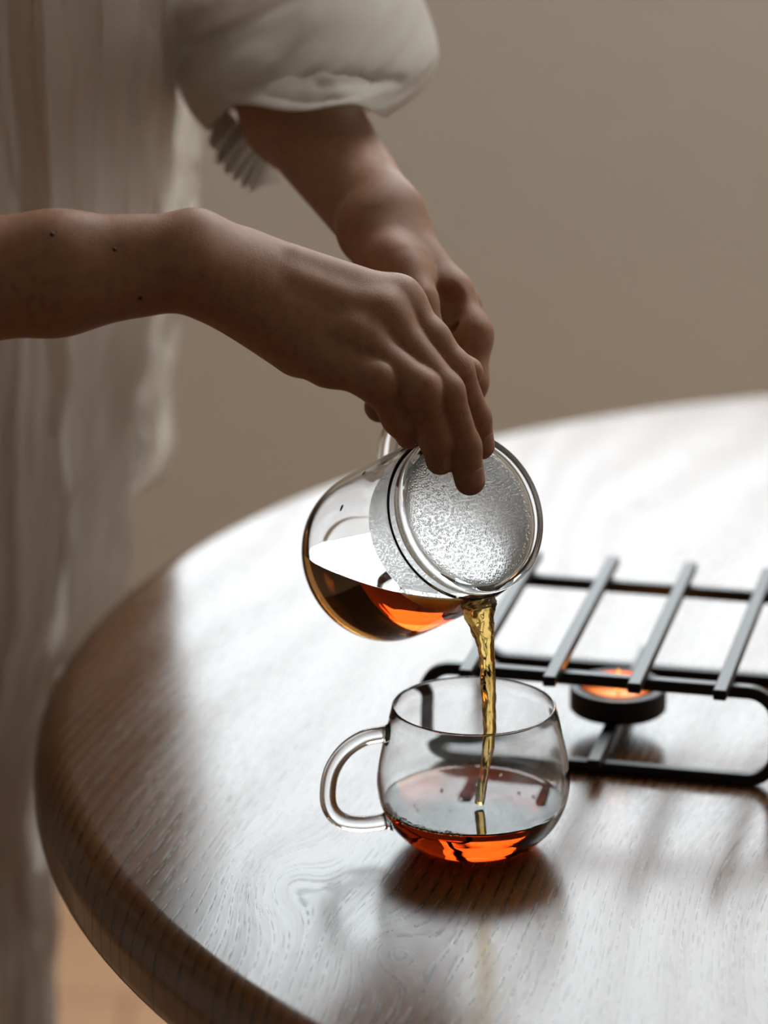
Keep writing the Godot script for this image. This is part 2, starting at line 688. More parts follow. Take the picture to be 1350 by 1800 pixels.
# ------------------------------------------------------------------ the warming stand
func warming_stand() -> void:
	var o := thing("warming_stand", "black metal teapot warming stand with four slats over two upright loops", "stand", Vector3(0.0835, TOP, -0.1655))
	o.rotation_degrees.y = -13.0
	var sw := 0.0068
	var top := 0.060
	for k in 4:
		var g := Geo.new()
		g.block(Vector3((k - 1.5) * 0.0437, top - 0.0028, 0), Vector3(sw, 0.0056, 0.197), Basis(), 0.0006)
		put("slat", g.mesh(), mats.steel, o)
	var b := 0.0064
	for z in [0.0735, -0.0735]:
		var pts := []
		var hw := 0.092
		var r := 0.015
		var y0 := b / 2
		var y1 := top - 0.0056 - b / 2
		for c in [[hw - r, y1 - r, 0.0], [-hw + r, y1 - r, PI / 2], [-hw + r, y0 + r, PI], [hw - r, y0 + r, PI * 1.5]]:
			for k in 9:
				var a: float = c[2] + PI / 2 * k / 8.0
				pts.append(Vector3(c[0] + r * cos(a), c[1] + r * sin(a), z))
		put("loop", bar(pts, b, b, Vector3(0, 0, 1), true).mesh(), mats.steel, o)
	var g := Geo.new()
	g.block(Vector3(0, b + 0.0028, 0), Vector3(sw, 0.0056, 0.175), Basis(), 0.0006)
	put("base_slat", g.mesh(), mats.steel, o)
	var hb := b + 0.0056
	put("candle_holder", lathe([Vector2(0, hb), Vector2(0.0246, hb), Vector2(0.0258, hb + 0.0012), Vector2(0.0258, hb + 0.0128), Vector2(0.0250, hb + 0.0135), Vector2(0.0212, hb + 0.0135), Vector2(0.0205, hb + 0.0128), Vector2(0.0205, hb + 0.002), Vector2(0, hb + 0.002)], 72).mesh(), mats.steel, o, Vector3(0, 0, 0.012))
	# the tealight stands in the holder
	var tl := thing("tealight", "small lit tealight candle glowing amber in the round black holder", "candle", o.transform * Vector3(0, hb + 0.0021, 0.012))
	var cup := std(Color(0.85, 0.50, 0.25), 0.3)
	cup.metallic = 0.9
	put("candle_cup", lathe([Vector2(0, 0), Vector2(0.0190, 0), Vector2(0.0194, 0.0005), Vector2(0.0194, 0.0115), Vector2(0.0198, 0.0118), Vector2(0.0196, 0.0121), Vector2(0.0190, 0.0115), Vector2(0.0190, 0.0006), Vector2(0, 0.0006)], 60).mesh(), cup, tl)
	var wax := std(Color(0.93, 0.62, 0.33), 0.3)
	wax.subsurf_scatter_enabled = true
	wax.subsurf_scatter_strength = 0.5
	put("wax", lathe([Vector2(0, 0.0007), Vector2(0.0188, 0.0007), Vector2(0.0188, 0.0062), Vector2(0.017, 0.0055), Vector2(0, 0.0055)], 48).mesh(), wax, tl)
	put("wick", sweep([Vector3(0, 0.005, 0), Vector3(0.0002, 0.0075, 0), Vector3(0.0009, 0.0098, 0)], [0.0006], 8).mesh(), mats.leaf, tl)
	var fm := std(Color(1, 0.75, 0.3), 0.5)
	fm.emission_enabled = true
	fm.emission = Color(1.0, 0.66, 0.16)
	fm.emission_energy_multiplier = 2.5
	put("flame", lathe([Vector2(0, 0.0085), Vector2(0.0016, 0.0095), Vector2(0.0024, 0.0115), Vector2(0.0022, 0.014), Vector2(0.0012, 0.0175), Vector2(0, 0.0205)], 20).mesh(), fm, tl)
	var l := OmniLight3D.new()
	l.name = "flame_light"
	l.light_color = Color(1.0, 0.62, 0.24)
	l.light_energy = 0.0006
	l.light_size = 0.004
	l.omni_range = 6.0
	l.omni_attenuation = 2.0
	l.shadow_enabled = true
	l.position = Vector3(0, 0.013, 0)
	tl.add_child(l)


# ------------------------------------------------------------------ the cup
func mm(pts: Array) -> Array:
	var out := []
	for p in pts:
		out.append(p * 0.001)
	return out


func tea_cup() -> void:
	var o := thing("glass_cup", "round clear glass tea cup with a looped handle standing on the table", "cup", Vector3(0, TOP, 0))
	var outer := smooth_line(mm([Vector2(22, 0.0), Vector2(27.5, 1.6), Vector2(34.5, 6.0), Vector2(41, 13), Vector2(45.4, 21.5), Vector2(47.4, 31), Vector2(47.1, 40), Vector2(45.3, 51), Vector2(43, 61), Vector2(41.2, 68.5), Vector2(40.2, 72.6)]), 5)
	var inner := smooth_line(mm([Vector2(38.9, 72.8), Vector2(39.6, 68), Vector2(41.4, 60.5), Vector2(43.7, 50.5), Vector2(45.5, 40), Vector2(45.7, 31), Vector2(43.7, 22), Vector2(39.2, 14), Vector2(32.5, 7.6), Vector2(25, 4.4), Vector2(16, 3.4)]), 5)
	var prof := [Vector2(0, 0.0009), Vector2(0.019, 0.0006)]
	prof.append_array(outer)
	prof.append_array(mm([Vector2(39.95, 73.2), Vector2(39.55, 73.45), Vector2(39.1, 73.25)]))
	prof.append_array(inner)
	prof.append(Vector2(0, 0.0034))
	put("bowl", lathe(prof, 128).mesh(), mats.glass, o)
	# breath of steam on the inside of the wall
	put("steam_film", lathe(mm([Vector2(45.35, 27), Vector2(45.4, 32), Vector2(45.1, 40), Vector2(43.3, 50.5), Vector2(41.0, 60.5), Vector2(39.4, 66), Vector2(39.3, 66), Vector2(40.9, 60.5), Vector2(43.2, 50.5), Vector2(45.0, 40), Vector2(45.3, 32), Vector2(45.25, 27), Vector2(45.35, 27)]), 96).mesh(), mats.steam, o)
	# handle: a solid rod looping out to the left
	var dir := Vector3(-1, 0, 0.16).normalized()
	var hp := []
	for q in smooth_line([Vector2(42.0, 60.5), Vector2(46.5, 60.6), Vector2(55, 59.0), Vector2(64, 53), Vector2(70.3, 43), Vector2(72.3, 31), Vector2(70.5, 22), Vector2(64.5, 16.2), Vector2(55, 14.2), Vector2(46, 14.6), Vector2(41.5, 15.5)], 5):
		hp.append(dir * (q.x * 0.001) + Vector3(0, q.y * 0.001, 0))
	var rad := []
	for i in hp.size():
		var e := minf(float(i), float(hp.size() - 1 - i))
		rad.append(0.0040 + 0.0020 * exp(-pow(e / 2.2, 2.0)))
	put("handle", sweep(hp, rad, 20).mesh(), mats.glass, o)

	# the tea, a body with a level top and a small meniscus, in layers so that its colour deepens with thickness
	var t := thing("tea_in_cup", "shallow amber red tea lying in the bottom of the round glass cup", "tea", Vector3(0, TOP, 0))
	var lvl := 23.4
	var wallp := smooth_line(mm([Vector2(25, 3.8), Vector2(33, 7.0), Vector2(39.9, 13.6), Vector2(44.3, 21.6), Vector2(44.9, 23.9)]), 6)
	var tp := [Vector2(0, 0.0030), Vector2(0.016, 0.0030)]
	tp.append_array(wallp)
	tp.append_array(mm([Vector2(43.6, lvl + 0.15), Vector2(42.0, lvl), Vector2(30, lvl), Vector2(0, lvl)]))
	put("liquid", lathe(tp, 128).mesh(), mats.tea_skin, t)
	var k := 0
	for s in [[0.965, 4.4, 22.9, "tea_a"], [0.86, 6.2, 21.6, "tea_b"], [0.66, 8.0, 20.0, "tea_c"]]:
		var lp := [Vector2(0, s[1] * 0.001)]
		for q in wallp:
			lp.append(Vector2(q.x * s[0], lerpf(s[1], s[2], (q.y * 1000.0 - 3.8) / 20.1) * 0.001))
		lp.append(Vector2(0, s[2] * 0.001))
		put("tea_core", lathe(lp, 96).mesh(), mats[s[3]], t)
		k += 1
	# bubbles along the near left shore
	var mmesh := MultiMesh.new()
	mmesh.transform_format = MultiMesh.TRANSFORM_3D
	var ball := SphereMesh.new()
	ball.radius = 1.0
	ball.height = 2.0
	ball.radial_segments = 12
	ball.rings = 6
	mmesh.mesh = ball
	rng.seed = 12
	var spots := []
	for i in 110:
		var a := deg_to_rad(lerpf(98.0, 172.0, pow(rng.randf(), 0.8)))
		var r := 0.0443 - 0.0012 * rng.randf() * rng.randf() * 3.0
		spots.append(Transform3D(Basis().scaled(Vector3.ONE * rng.randf_range(0.0004, 0.0009)), Vector3(cos(a) * r, lvl * 0.001 + 0.0002, sin(a) * r)))
	for i in 9:
		var a := rng.randf() * TAU
		var r := 0.036 * sqrt(rng.randf())
		spots.append(Transform3D(Basis().scaled(Vector3.ONE * rng.randf_range(0.0005, 0.0010)), Vector3(cos(a) * r, lvl * 0.001 + 0.0002, sin(a) * r)))
	mmesh.instance_count = spots.size()
	for i in spots.size():
		mmesh.set_instance_transform(i, spots[i])
	var bub := MultiMeshInstance3D.new()
	bub.name = "bubbles"
	bub.multimesh = mmesh
	bub.material_override = mats.bead
	bub.set_meta("kind", "stuff")
	t.add_child(bub)


# ------------------------------------------------------------------ the carafe, its lid, the tea and the stream
var axis: Vector3
var low: Vector3
var mouth: Vector3

func carafe() -> void:
	axis = (right * 0.496 + up * 0.26 + back * 0.83).normalized()
	low = -(Vector3.UP - axis * axis.y).normalized()
	var lip := at_z(855, 1049, 0.014)
	mouth = lip - low * 0.0405
	var L := 0.097
	lid_depth = -(mouth + axis * 0.010 - CAM).dot(back)
	var frame := Basis(axis.cross(low).normalized(), axis, low)   # local y runs up the axis, local z points down
	frame = Basis(axis.cross(low).normalized(), axis, axis.cross(low).cross(axis).normalized())
	var foot := mouth - axis * L
	var o := thing("glass_carafe", "clear glass teapot carafe tipped to pour tea, held by its handle", "teapot", foot)
	o.basis = frame
	var outer := smooth_line(mm([Vector2(26, 0.0), Vector2(33, 2.2), Vector2(39, 7.5), Vector2(42.4, 15), Vector2(43.5, 26), Vector2(43.6, 50), Vector2(43.5, 74), Vector2(42.6, 86), Vector2(41.4, 96.3)]), 6)
	var inner := smooth_line(mm([Vector2(39.8, 96.3), Vector2(40.9, 86), Vector2(41.6, 74), Vector2(41.7, 50), Vector2(41.6, 26), Vector2(40.3, 17.5), Vector2(36.6, 11.2), Vector2(31, 7.6), Vector2(24, 6.0)]), 6)
	var prof := [Vector2(0, 0.0006), Vector2(0.022, 0.0)]
	prof.append_array(outer)
	prof.append_array(mm([Vector2(41.1, 97.0), Vector2(40.6, 97.3), Vector2(40.1, 97.0)]))
	prof.append_array(inner)
	prof.append(Vector2(0, 0.0056))
	put("body", lathe(prof, 160).mesh(), mats.glass, o)
	# the handle stands opposite the lip, turned a little away
	var out := (Vector3(0, 0, -1).rotated(Vector3.UP, deg_to_rad(-24.0))).normalized()
	if (frame * out).dot(back) > (frame * out.rotated(Vector3.UP, deg_to_rad(48.0))).dot(back):
		out = out.rotated(Vector3.UP, deg_to_rad(48.0))
	var hp := []
	for q in smooth_line([Vector2(42.6, 18), Vector2(50, 16.5), Vector2(62, 18), Vector2(71, 25), Vector2(75.5, 38), Vector2(75.5, 54), Vector2(71, 68), Vector2(61, 76), Vector2(50, 78), Vector2(42.8, 77)], 5):
		hp.append(out * (q.x * 0.001) + Vector3(0, q.y * 0.001, 0))
	put("handle", sweep(hp, [0.0036], 20, out.cross(Vector3.UP), 1.5).mesh(), mats.glass, o)

	# the lid, with a sleeve that reaches into the neck, both misted
	var lid := Node3D.new()
	lid.name = "lid"
	lid.position = Vector3(0, L, 0)
	tag(lid, "misted round glass lid under the fingertips")
	o.add_child(lid)
	var lp := mm([Vector2(0, 6.6), Vector2(20, 6.9), Vector2(31, 7.6), Vector2(35, 8.6), Vector2(37.5, 9.8), Vector2(39.3, 10.0), Vector2(40.4, 9.2), Vector2(40.6, 7.5), Vector2(40.4, 5.4), Vector2(39.8, 4.0), Vector2(38.6, 3.6), Vector2(37.0, 4.3), Vector2(31, 5.3), Vector2(20, 4.9), Vector2(0, 4.6)])
	put("disc", lathe(smooth_line(lp, 4), 128).mesh(), mats.glass, lid)
	put("mist", lathe(mm([Vector2(0, 4.45), Vector2(20, 4.75), Vector2(31, 5.1), Vector2(36.5, 3.9), Vector2(36.5, 3.8), Vector2(31, 5.0), Vector2(20, 4.65), Vector2(0, 4.35)]), 96).mesh(), mats.mist, lid)
	put("sleeve", lathe(mm([Vector2(37.0, 4.0), Vector2(37.3, 4.0), Vector2(37.3, -24.0), Vector2(37.0, -24.0), Vector2(37.0, 4.0)]), 128).mesh(), mats.mist, lid)
	beads(lid)

	# tea leaves stuck to the glass
	for q in [[640, 832, 1.0, "tiny dark tea leaf stuck high on the carafe near its upper edge"], [601, 893, 1.3, "tiny dark tea leaf stuck on the clear middle of the carafe wall"]]:
		var dv: Vector3 = (right * ((q[0] - 675.0) / FPX) + up * ((900.0 - q[1]) / FPX) - back).normalized()
		# where that line first meets the carafe's wall
		var e := CAM - foot
		var dd := dv - axis * dv.dot(axis)
		var ee := e - axis * e.dot(axis)
		var A := dd.dot(dd)
		var Bq := dd.dot(ee)
		var Cq := ee.dot(ee) - 0.0437 * 0.0437
		var disc := Bq * Bq - A * Cq
		if disc < 0.0:
			continue
		var hit := CAM + dv * ((-Bq - sqrt(disc)) / A)
		var nrm := (hit - foot - axis * (hit - foot).dot(axis)).normalized()
		var lf := Geo.new()
		var rows := []
		for r in 7:
			var row := PackedVector3Array()
			for s in 10:
				var th := PI * r / 6.0
				var a := TAU * s / 10.0
				row.append(Vector3(sin(th) * cos(a) * 0.0007, cos(th) * 0.0014, sin(th) * sin(a) * 0.0003) * q[2])
			rows.append(row)
		lf.grid(rows, false, true)
		var leaf := put("tea_leaf", lf.mesh(), mats.leaf)
		var yv := (up + right * 0.5).normalized()
		yv = (yv - nrm * yv.dot(nrm)).normalized()
		leaf.transform = Transform3D(Basis(yv.cross(nrm), yv, nrm), hit + nrm * 0.0002)
		tag(leaf, q[3], "tea leaf")

	# tea left in the carafe, level with the lip
	var t := thing("tea_in_carafe", "dark amber tea filling the low side of the tipped glass carafe", "tea", foot)
	t.basis = frame
	var level := lip + Vector3(0, 0.0022, 0)
	var local_level := t.transform.affine_inverse() * level
	var local_up := frame.inverse() * Vector3.UP
	var wallp := smooth_line(mm([Vector2(24, 5.3), Vector2(31, 6.9), Vector2(37.1, 10.6), Vector2(41.0, 17.3), Vector2(42.4, 26), Vector2(42.5, 50), Vector2(42.4, 74), Vector2(41.6, 86), Vector2(40.4, 96.6)]), 6)
	var tp := [Vector2(0, 0.0050)]
	tp.append_array(wallp)
	tp.append(Vector2(0, 0.0966))
	put("liquid", clipped(lathe(tp, 160), local_level, local_up).mesh(), mats.tea_skin, t)
	for s in [[0.92, 0.0095, "tea_a"], [0.74, 0.016, "tea_b"], [0.56, 0.024, "tea_c"]]:
		var q := [Vector2(0, s[1])]
		for p in wallp:
			q.append(Vector2(p.x * s[0], lerpf(s[1], 0.0966 - s[1] * 0.4, (p.y - 0.0053) / 0.0913)))
		q.append(Vector2(0, 0.0966 - s[1] * 0.4))
		put("tea_core", clipped(lathe(q, 96), local_level - local_up * s[1] * 0.12, local_up).mesh(), mats[s[2]], t)

	# the falling stream
	var st := []
	var rd := []
	for q in [[826, 1040, 0.004, 24], [838, 1050, 0.010, 31], [842, 1070, 0.0145, 29], [847, 1095, 0.0155, 22], [852, 1122, 0.0158, 17], [855, 1150, 0.0158, 14], [857, 1180, 0.0156, 13], [858.5, 1210, 0.0152, 13], [860, 1250, 0.0148, 12], [860.5, 1285, 0.014, 11], [856, 1325, 0.0125, 9.5], [849, 1370, 0.011, 8.5], [843, 1412, 0.010, 8.5]]:
		st.append(at_z(q[0], q[1], q[2]))
		rd.append(q[3] / 3630.0)
	st = smooth_line(st, 9)
	rd = smooth_line(rd, 9)
	var wob := FastNoiseLite.new()
	wob.seed = 4
	wob.frequency = 1.0
	wob.fractal_octaves = 2
	var g := Geo.new()
	var rows := []
	for i in st.size():
		var tdir: Vector3 = (st[mini(i + 1, st.size() - 1)] - st[maxi(i - 1, 0)]).normalized()
		var u := (Vector3.RIGHT - tdir * tdir.x).normalized()
		var w := tdir.cross(u)
		var row := PackedVector3Array()
		var thin := lerpf(0.45, 0.85, clampf(i / 45.0, 0.0, 1.0))
		for s in 40:
			var a := TAU * s / 40.0
			var tw := a + i * 0.055
			var r: float = rd[i] * (1.0 + 0.16 * wob.get_noise_3d(cos(tw) * 1.6, sin(tw) * 1.6, i * 0.11) + 0.05 * sin(3.0 * tw))
			row.append(st[i] + u * (cos(a) * r) + w * (sin(a) * r * thin))
		rows.append(row)
	g.grid(rows, false, true)
	var first: PackedVector3Array = rows[0].duplicate()
	first.reverse()
	g.fan(first)
	g.fan(rows[rows.size() - 1])
	var stream := put("tea_stream", g.mesh(), mats.stream)
	tag(stream, "golden rippled stream of tea falling from the carafe lip into the glass cup", "tea stream")


func beads(lid: Node3D) -> void:
	var ball := SphereMesh.new()
	ball.radius = 1.0
	ball.height = 2.0
	ball.radial_segments = 10
	ball.rings = 5
	var spots := []
	rng.seed = 77
	var step := 0.0017
	for j in range(-25, 26):
		for i in range(-23, 24):
			var x := (i + 0.5 * (j & 1)) * step + rng.randf_range(-0.3, 0.3) * step
			var z := j * step * 0.866 + rng.randf_range(-0.3, 0.3) * step
			var r := sqrt(x * x + z * z)
			if r > 0.0352:
				continue
			var y := lerpf(0.0044, 0.0047, clampf(r / 0.02, 0.0, 1.0)) if r < 0.02 else lerpf(0.0047, 0.00505, (r - 0.02) / 0.011)
			var s := rng.randf_range(0.00050, 0.00082)
			spots.append(Transform3D(Basis().scaled(Vector3(s, s * 0.85, s)), Vector3(x, y - 0.00012, z)))
	for j in 20:
		for i in 170:
			var a := TAU * (i + 0.5 * (j & 1) + rng.randf_range(-0.3, 0.3)) / 170.0
			var y := 0.0025 - 0.00134 * (j + rng.randf_range(-0.3, 0.3))
			var s := rng.randf_range(0.00034, 0.00060)
			spots.append(Transform3D(Basis().scaled(Vector3.ONE * s), Vector3(cos(a) * 0.0373, y, sin(a) * 0.0373)))
	var m := MultiMesh.new()
	m.transform_format = MultiMesh.TRANSFORM_3D
	m.mesh = ball
	m.instance_count = spots.size()
	for i in spots.size():
		m.set_instance_transform(i, spots[i])
	var o := MultiMeshInstance3D.new()
	o.name = "condensation"
	o.multimesh = m
	o.material_override = mats.bead
	o.set_meta("kind", "stuff")
	lid.add_child(o)


# ------------------------------------------------------------------ the person: bones, a field round them, a skin over the field
class Field:
	# groups of tapered bones; bones of a group melt into one another, groups meet with a tighter seam
	var a := PackedVector3Array()
	var b := PackedVector3Array()
	var ra := PackedFloat32Array()
	var rb := PackedFloat32Array()
	var grp := PackedInt32Array()
	var kk := PackedFloat32Array()       # softness inside each group
	var soft := PackedFloat32Array()     # softness of each group against the first
	var use := PackedInt32Array()
	var cuts := []                       # hollows: from, to, radius, softness

	func group(inner: float, outer: float) -> void:
		kk.append(inner)
		soft.append(outer)

	func bone(p: Vector3, q: Vector3, r0: float, r1: float) -> void:
		a.append(p)
		b.append(q)
		ra.append(r0 * 0.001)
		rb.append(r1 * 0.001)
		grp.append(kk.size() - 1)

	func chain(pts: Array, rs: Array) -> void:
		for i in pts.size() - 1:
			bone(pts[i], pts[i + 1], rs[i], rs[i + 1])

	func one(i: int, p: Vector3) -> float:
		var ba := b[i] - a[i]
		var pa := p - a[i]
		var h := clampf(pa.dot(ba) / maxf(ba.length_squared(), 1e-12), 0.0, 1.0)
		return (pa - ba * h).length() - lerpf(ra[i], rb[i], h)

	func near(p: Vector3, reach: float) -> float:
		# keeps in USE the bones that matter within REACH of p
		use = PackedInt32Array()
		var ds := PackedFloat32Array()
		var m := 1e9
		for i in a.size():
			var d := one(i, p)
			ds.append(d)
			m = minf(m, d)
		for i in a.size():
			if ds[i] < m + 2.0 * reach + 0.03 + 1.5 * kk[0]:
				use.append(i)
		return m

	func at(p: Vector3) -> float:
		var total := 1e9
		var palm := 1e9
		var cur := -1
		var d := 1e9
		var k := 0.0
		for i in use:
			var g := grp[i]
			if g != cur:
				if cur == 0:
					palm = d
					total = d
				elif cur > 0:
					total = crease(total, palm, d, soft[cur])
				cur = g
				d = 1e9
				k = kk[g]
			var ba := b[i] - a[i]
			var pa := p - a[i]
			var h := clampf(pa.dot(ba) / maxf(ba.length_squared(), 1e-12), 0.0, 1.0)
			var e := (pa - ba * h).length() - lerpf(ra[i], rb[i], h)
			var t := maxf(k - absf(d - e), 0.0)
			d = minf(d, e) - (t * t / (4.0 * k) if d < 1e8 else 0.0)
		if cur == 0:
			total = d
		elif cur > 0:
			total = crease(total, palm, d, soft[cur])
		for c in cuts:
			var hollow: float = c[2] - Geometry3D.get_closest_point_to_segment(p, c[0], c[1]).distance_to(p)
			if hollow > -c[3] - 0.02:
				total = -join(-total, -hollow, c[3])
		return total

	func crease(total: float, palm: float, d: float, k: float) -> float:
		# a finger grows softly out of the palm and meets its neighbours in a narrow crease
		var mine := join(palm, d, k)
		return join(total, mine, clampf(minf(palm - mine, palm - total) * 0.6, 0.00001, 0.0012))

	func join(x: float, y: float, k: float) -> float:
		if x > 1e8:
			return y
		var t := maxf(k - absf(x - y), 0.0)
		return minf(x, y) - t * t / (4.0 * k)

	func skin(g: Geo, cell: float) -> void:
		# surface nets over the blocks that the surface crosses
		var lo := Vector3.ONE * 1e9
		var hi := -lo
		for i in a.size():
			var r := Vector3.ONE * (maxf(ra[i], rb[i]) + 3.0 * cell)
			lo = lo.min(a[i] - r).min(b[i] - r)
			hi = hi.max(a[i] + r).max(b[i] + r)
		var NB := 8
		var size := cell * NB
		var nb := Vector3i(((hi - lo) / size).ceil())
		var vert := {}
		var quads := PackedInt64Array()
		var vals := PackedFloat32Array()
		vals.resize(9 * 9 * 9)
		var half := size * 0.867
		var SX := 1 << 20
		for bz in nb.z:
			for by in nb.y:
				for bx in nb.x:
					var o := lo + Vector3(bx, by, bz) * size
					if absf(near(o + Vector3.ONE * size * 0.5, half)) > half + 0.012 + kk[0]:
						continue
					var j := 0
					for z in 9:
						for y in 9:
							for x in 9:
								vals[j] = at(lo + Vector3(bx * 8 + x, by * 8 + y, bz * 8 + z) * cell)
								j += 1
					for z in 8:
						for y in 8:
							for x in 8:
								var q := x + 9 * (y + 9 * z)
								var s0 := vals[q] < 0.0
								var c1 := vals[q + 1]
								var c2 := vals[q + 9]
								var c3 := vals[q + 10]
								var c4 := vals[q + 81]
								var c5 := vals[q + 82]
								var c6 := vals[q + 90]
								var c7 := vals[q + 91]
								if (c1 < 0.0) == s0 and (c2 < 0.0) == s0 and (c3 < 0.0) == s0 and (c4 < 0.0) == s0 and (c5 < 0.0) == s0 and (c6 < 0.0) == s0 and (c7 < 0.0) == s0:
									continue
								var c := [vals[q], c1, c2, c3, c4, c5, c6, c7]
								var sum := Vector3.ZERO
								var cnt := 0
								for e in [[0, 1], [2, 3], [4, 5], [6, 7], [0, 2], [1, 3], [4, 6], [5, 7], [0, 4], [1, 5], [2, 6], [3, 7]]:
									var f0: float = c[e[0]]
									var f1: float = c[e[1]]
									if (f0 < 0.0) != (f1 < 0.0):
										var t := f0 / (f0 - f1)
										var p0 := Vector3(e[0] & 1, (e[0] >> 1) & 1, e[0] >> 2)
										var p1 := Vector3(e[1] & 1, (e[1] >> 1) & 1, e[1] >> 2)
										sum += p0.lerp(p1, t)
										cnt += 1
								var p := o + (Vector3(x, y, z) + sum / cnt) * cell
								# once along the slope, so that the skin lies on the surface
								var h := cell * 0.35
								var gr := Vector3(at(p + Vector3(h, 0, 0)) - at(p - Vector3(h, 0, 0)), at(p + Vector3(0, h, 0)) - at(p - Vector3(0, h, 0)), at(p + Vector3(0, 0, h)) - at(p - Vector3(0, 0, h)))
								gr = gr.normalized()
								p -= gr * clampf(at(p), -cell * 0.5, cell * 0.5)
								var X := bx * 8 + x
								var Y := by * 8 + y
								var Z := bz * 8 + z
								vert[Vector3i(X, Y, Z)] = g.v.size()
								g.v.append(p)
								g.n.append(gr)
								g.uv.append(Vector2.ZERO)
								for ax in 3:
									var f1: float = c[1 << ax]
									if (f1 < 0.0) != s0:
										quads.append_array([X, Y, Z, ax * 2 + (1 if s0 else 0)])
		for i in range(0, quads.size(), 4):
			var P := Vector3i(quads[i], quads[i + 1], quads[i + 2])
			var ax := int(quads[i + 3]) >> 1
			var u := Vector3i.ZERO
			var w := Vector3i.ZERO
			u[(ax + 1) % 3] = 1
			w[(ax + 2) % 3] = 1
			if not (vert.has(P - u) and vert.has(P - w) and vert.has(P - u - w)):
				continue
			var q := [vert[P], vert[P - u], vert[P - u - w], vert[P - w]]
			if quads[i + 3] & 1:
				g.idx.append_array([q[0], q[1], q[2], q[0], q[2], q[3]])
			else:
				g.idx.append_array([q[0], q[2], q[1], q[0], q[3], q[2]])


func pts_of(list: Array) -> Array:
	var out := []
	for q in list:
		out.append(px(q[0], q[1], q[2]))
	return out


func right_hand() -> Field:
	var f := Field.new()
	f.group(0.012, 0.006)
	f.chain(pts_of([[-190, 474, 62], [100, 455, 54], [330, 434, 42]]), [25, 20.5, 15.6])
	f.chain(pts_of([[-190, 528, 62], [100, 503, 55], [335, 486, 42]]), [26, 21, 15.2])
	f.bone(px(338, 476, 57), px(350, 481, 57), 8.8, 8.2)
	# metacarpals
	f.bone(px(352, 433, 34), px(700, 532, 8), 14.3, 10.4)
	f.bone(px(345, 445, 42), px(672, 562, 20), 15.5, 11.0)
	f.bone(px(345, 466, 46), px(625, 600, 31), 14.5, 10.6)
	f.bone(px(352, 488, 46), px(577, 641, 37), 13.5, 9.6)
	f.bone(px(385, 505, 34), px(525, 612, 26), 14.5, 13.5)
	f.bone(px(420, 470, 20), px(640, 590, 5), 14, 10)
	# knuckles and tendons
	f.bone(px(700, 522, 13), px(712, 532, 12), 6.4, 5.8)
	f.bone(px(668, 545, 28), px(678, 553, 27), 7.2, 6.5)
	f.bone(px(622, 588, 38), px(632, 594, 37), 6.4, 6.0)
	f.bone(px(520, 492, 40), px(660, 547, 29), 1.5, 4.0)
	f.bone(px(520, 458, 32), px(695, 520, 16), 1.5, 4.0)
	# fingers, index to little
	f.group(0.004, 0.007)
	f.chain(pts_of([[699, 532, 10], [755, 598, 15], [798, 652, 15], [833, 735, 4], [845, 783, -3]]), [10.6, 9.7, 9.1, 7.9, 6.9])
	f.group(0.004, 0.007)
	f.chain(pts_of([[672, 560, 22], [781, 690, 29], [814, 786, 13], [826, 844, 5.5]]), [11.4, 9.3, 8.3, 7.4])
	f.group(0.004, 0.007)
	f.chain(pts_of([[627, 600, 32], [738, 685, 38], [766, 768, 21], [774, 809, 11]]), [10.8, 9.6, 8.1, 7.1])
	f.group(0.007, 0.007)
	f.chain(pts_of([[580, 640, 38], [662, 670, 41], [703, 735, 27], [718, 767, 15]]), [9.6, 8.9, 7.2, 6.1])
	# thumb, tucked behind the fingers
	f.group(0.006, 0.008)
	f.chain(pts_of([[420, 460, 18], [590, 560, -18], [730, 612, -24], [822, 654, -18]]), [13, 12, 10, 7.6])
	return f


func left_hand() -> Field:
	var f := Field.new()
	f.group(0.012, 0.006)
	f.chain(pts_of([[390, -80, -350], [430, 5, -305], [526, 195, -200], [668, 388, -88]]), [35, 34, 29.5, 21.8])
	f.bone(px(676, 360, -90), px(690, 374, -86), 12, 11.5)
	f.bone(px(680, 395, -82), px(786, 520, -62), 15.5, 12.5)
	f.bone(px(680, 400, -98), px(800, 540, -92), 15, 13)
	f.bone(px(672, 405, -112), px(795, 565, -112), 14, 12)
	f.bone(px(665, 410, -118), px(780, 585, -126), 13, 11)
	# ball of the thumb
	f.bone(px(655, 410, -74), px(700, 490, -50), 16, 14.5)
	f.group(0.006, 0.008)
	f.chain(pts_of([[690, 470, -52], [726, 535, -40], [752, 612, -34], [768, 668, -32]]), [14.5, 12.2, 10.4, 8.5])
	f.group(0.005, 0.006)
	f.chain(pts_of([[786, 522, -62], [822, 590, -52], [822, 672, -46], [806, 730, -46]]), [13.0, 12.0, 9.6, 8.0])
	f.bone(px(772, 606, -58), px(795, 650, -52), 11.5, 10.5)
	# the hollow between thumb and forefinger, and the fold under it
	f.cuts = [[px(787, 524, -46), px(784, 550, -44), 0.0062, 0.005], [px(776, 577, -44), px(812, 580, -45), 0.0029, 0.0018]]
	f.group(0.005, 0.005)
	f.chain(pts_of([[800, 545, -92], [816, 625, -82], [770, 690, -60], [712, 706, -44]]), [12.2, 10.6, 9.2, 7.6])
	f.group(0.005, 0.005)
	f.chain(pts_of([[792, 570, -112], [800, 650, -96], [742, 704, -66], [668, 715, -44]]), [11.6, 10.0, 9.0, 7.8])
	f.group(0.005, 0.005)
	f.chain(pts_of([[778, 590, -126], [778, 660, -108], [730, 700, -84], [680, 716, -66]]), [10.2, 9.0, 7.8, 6.6])
	return f


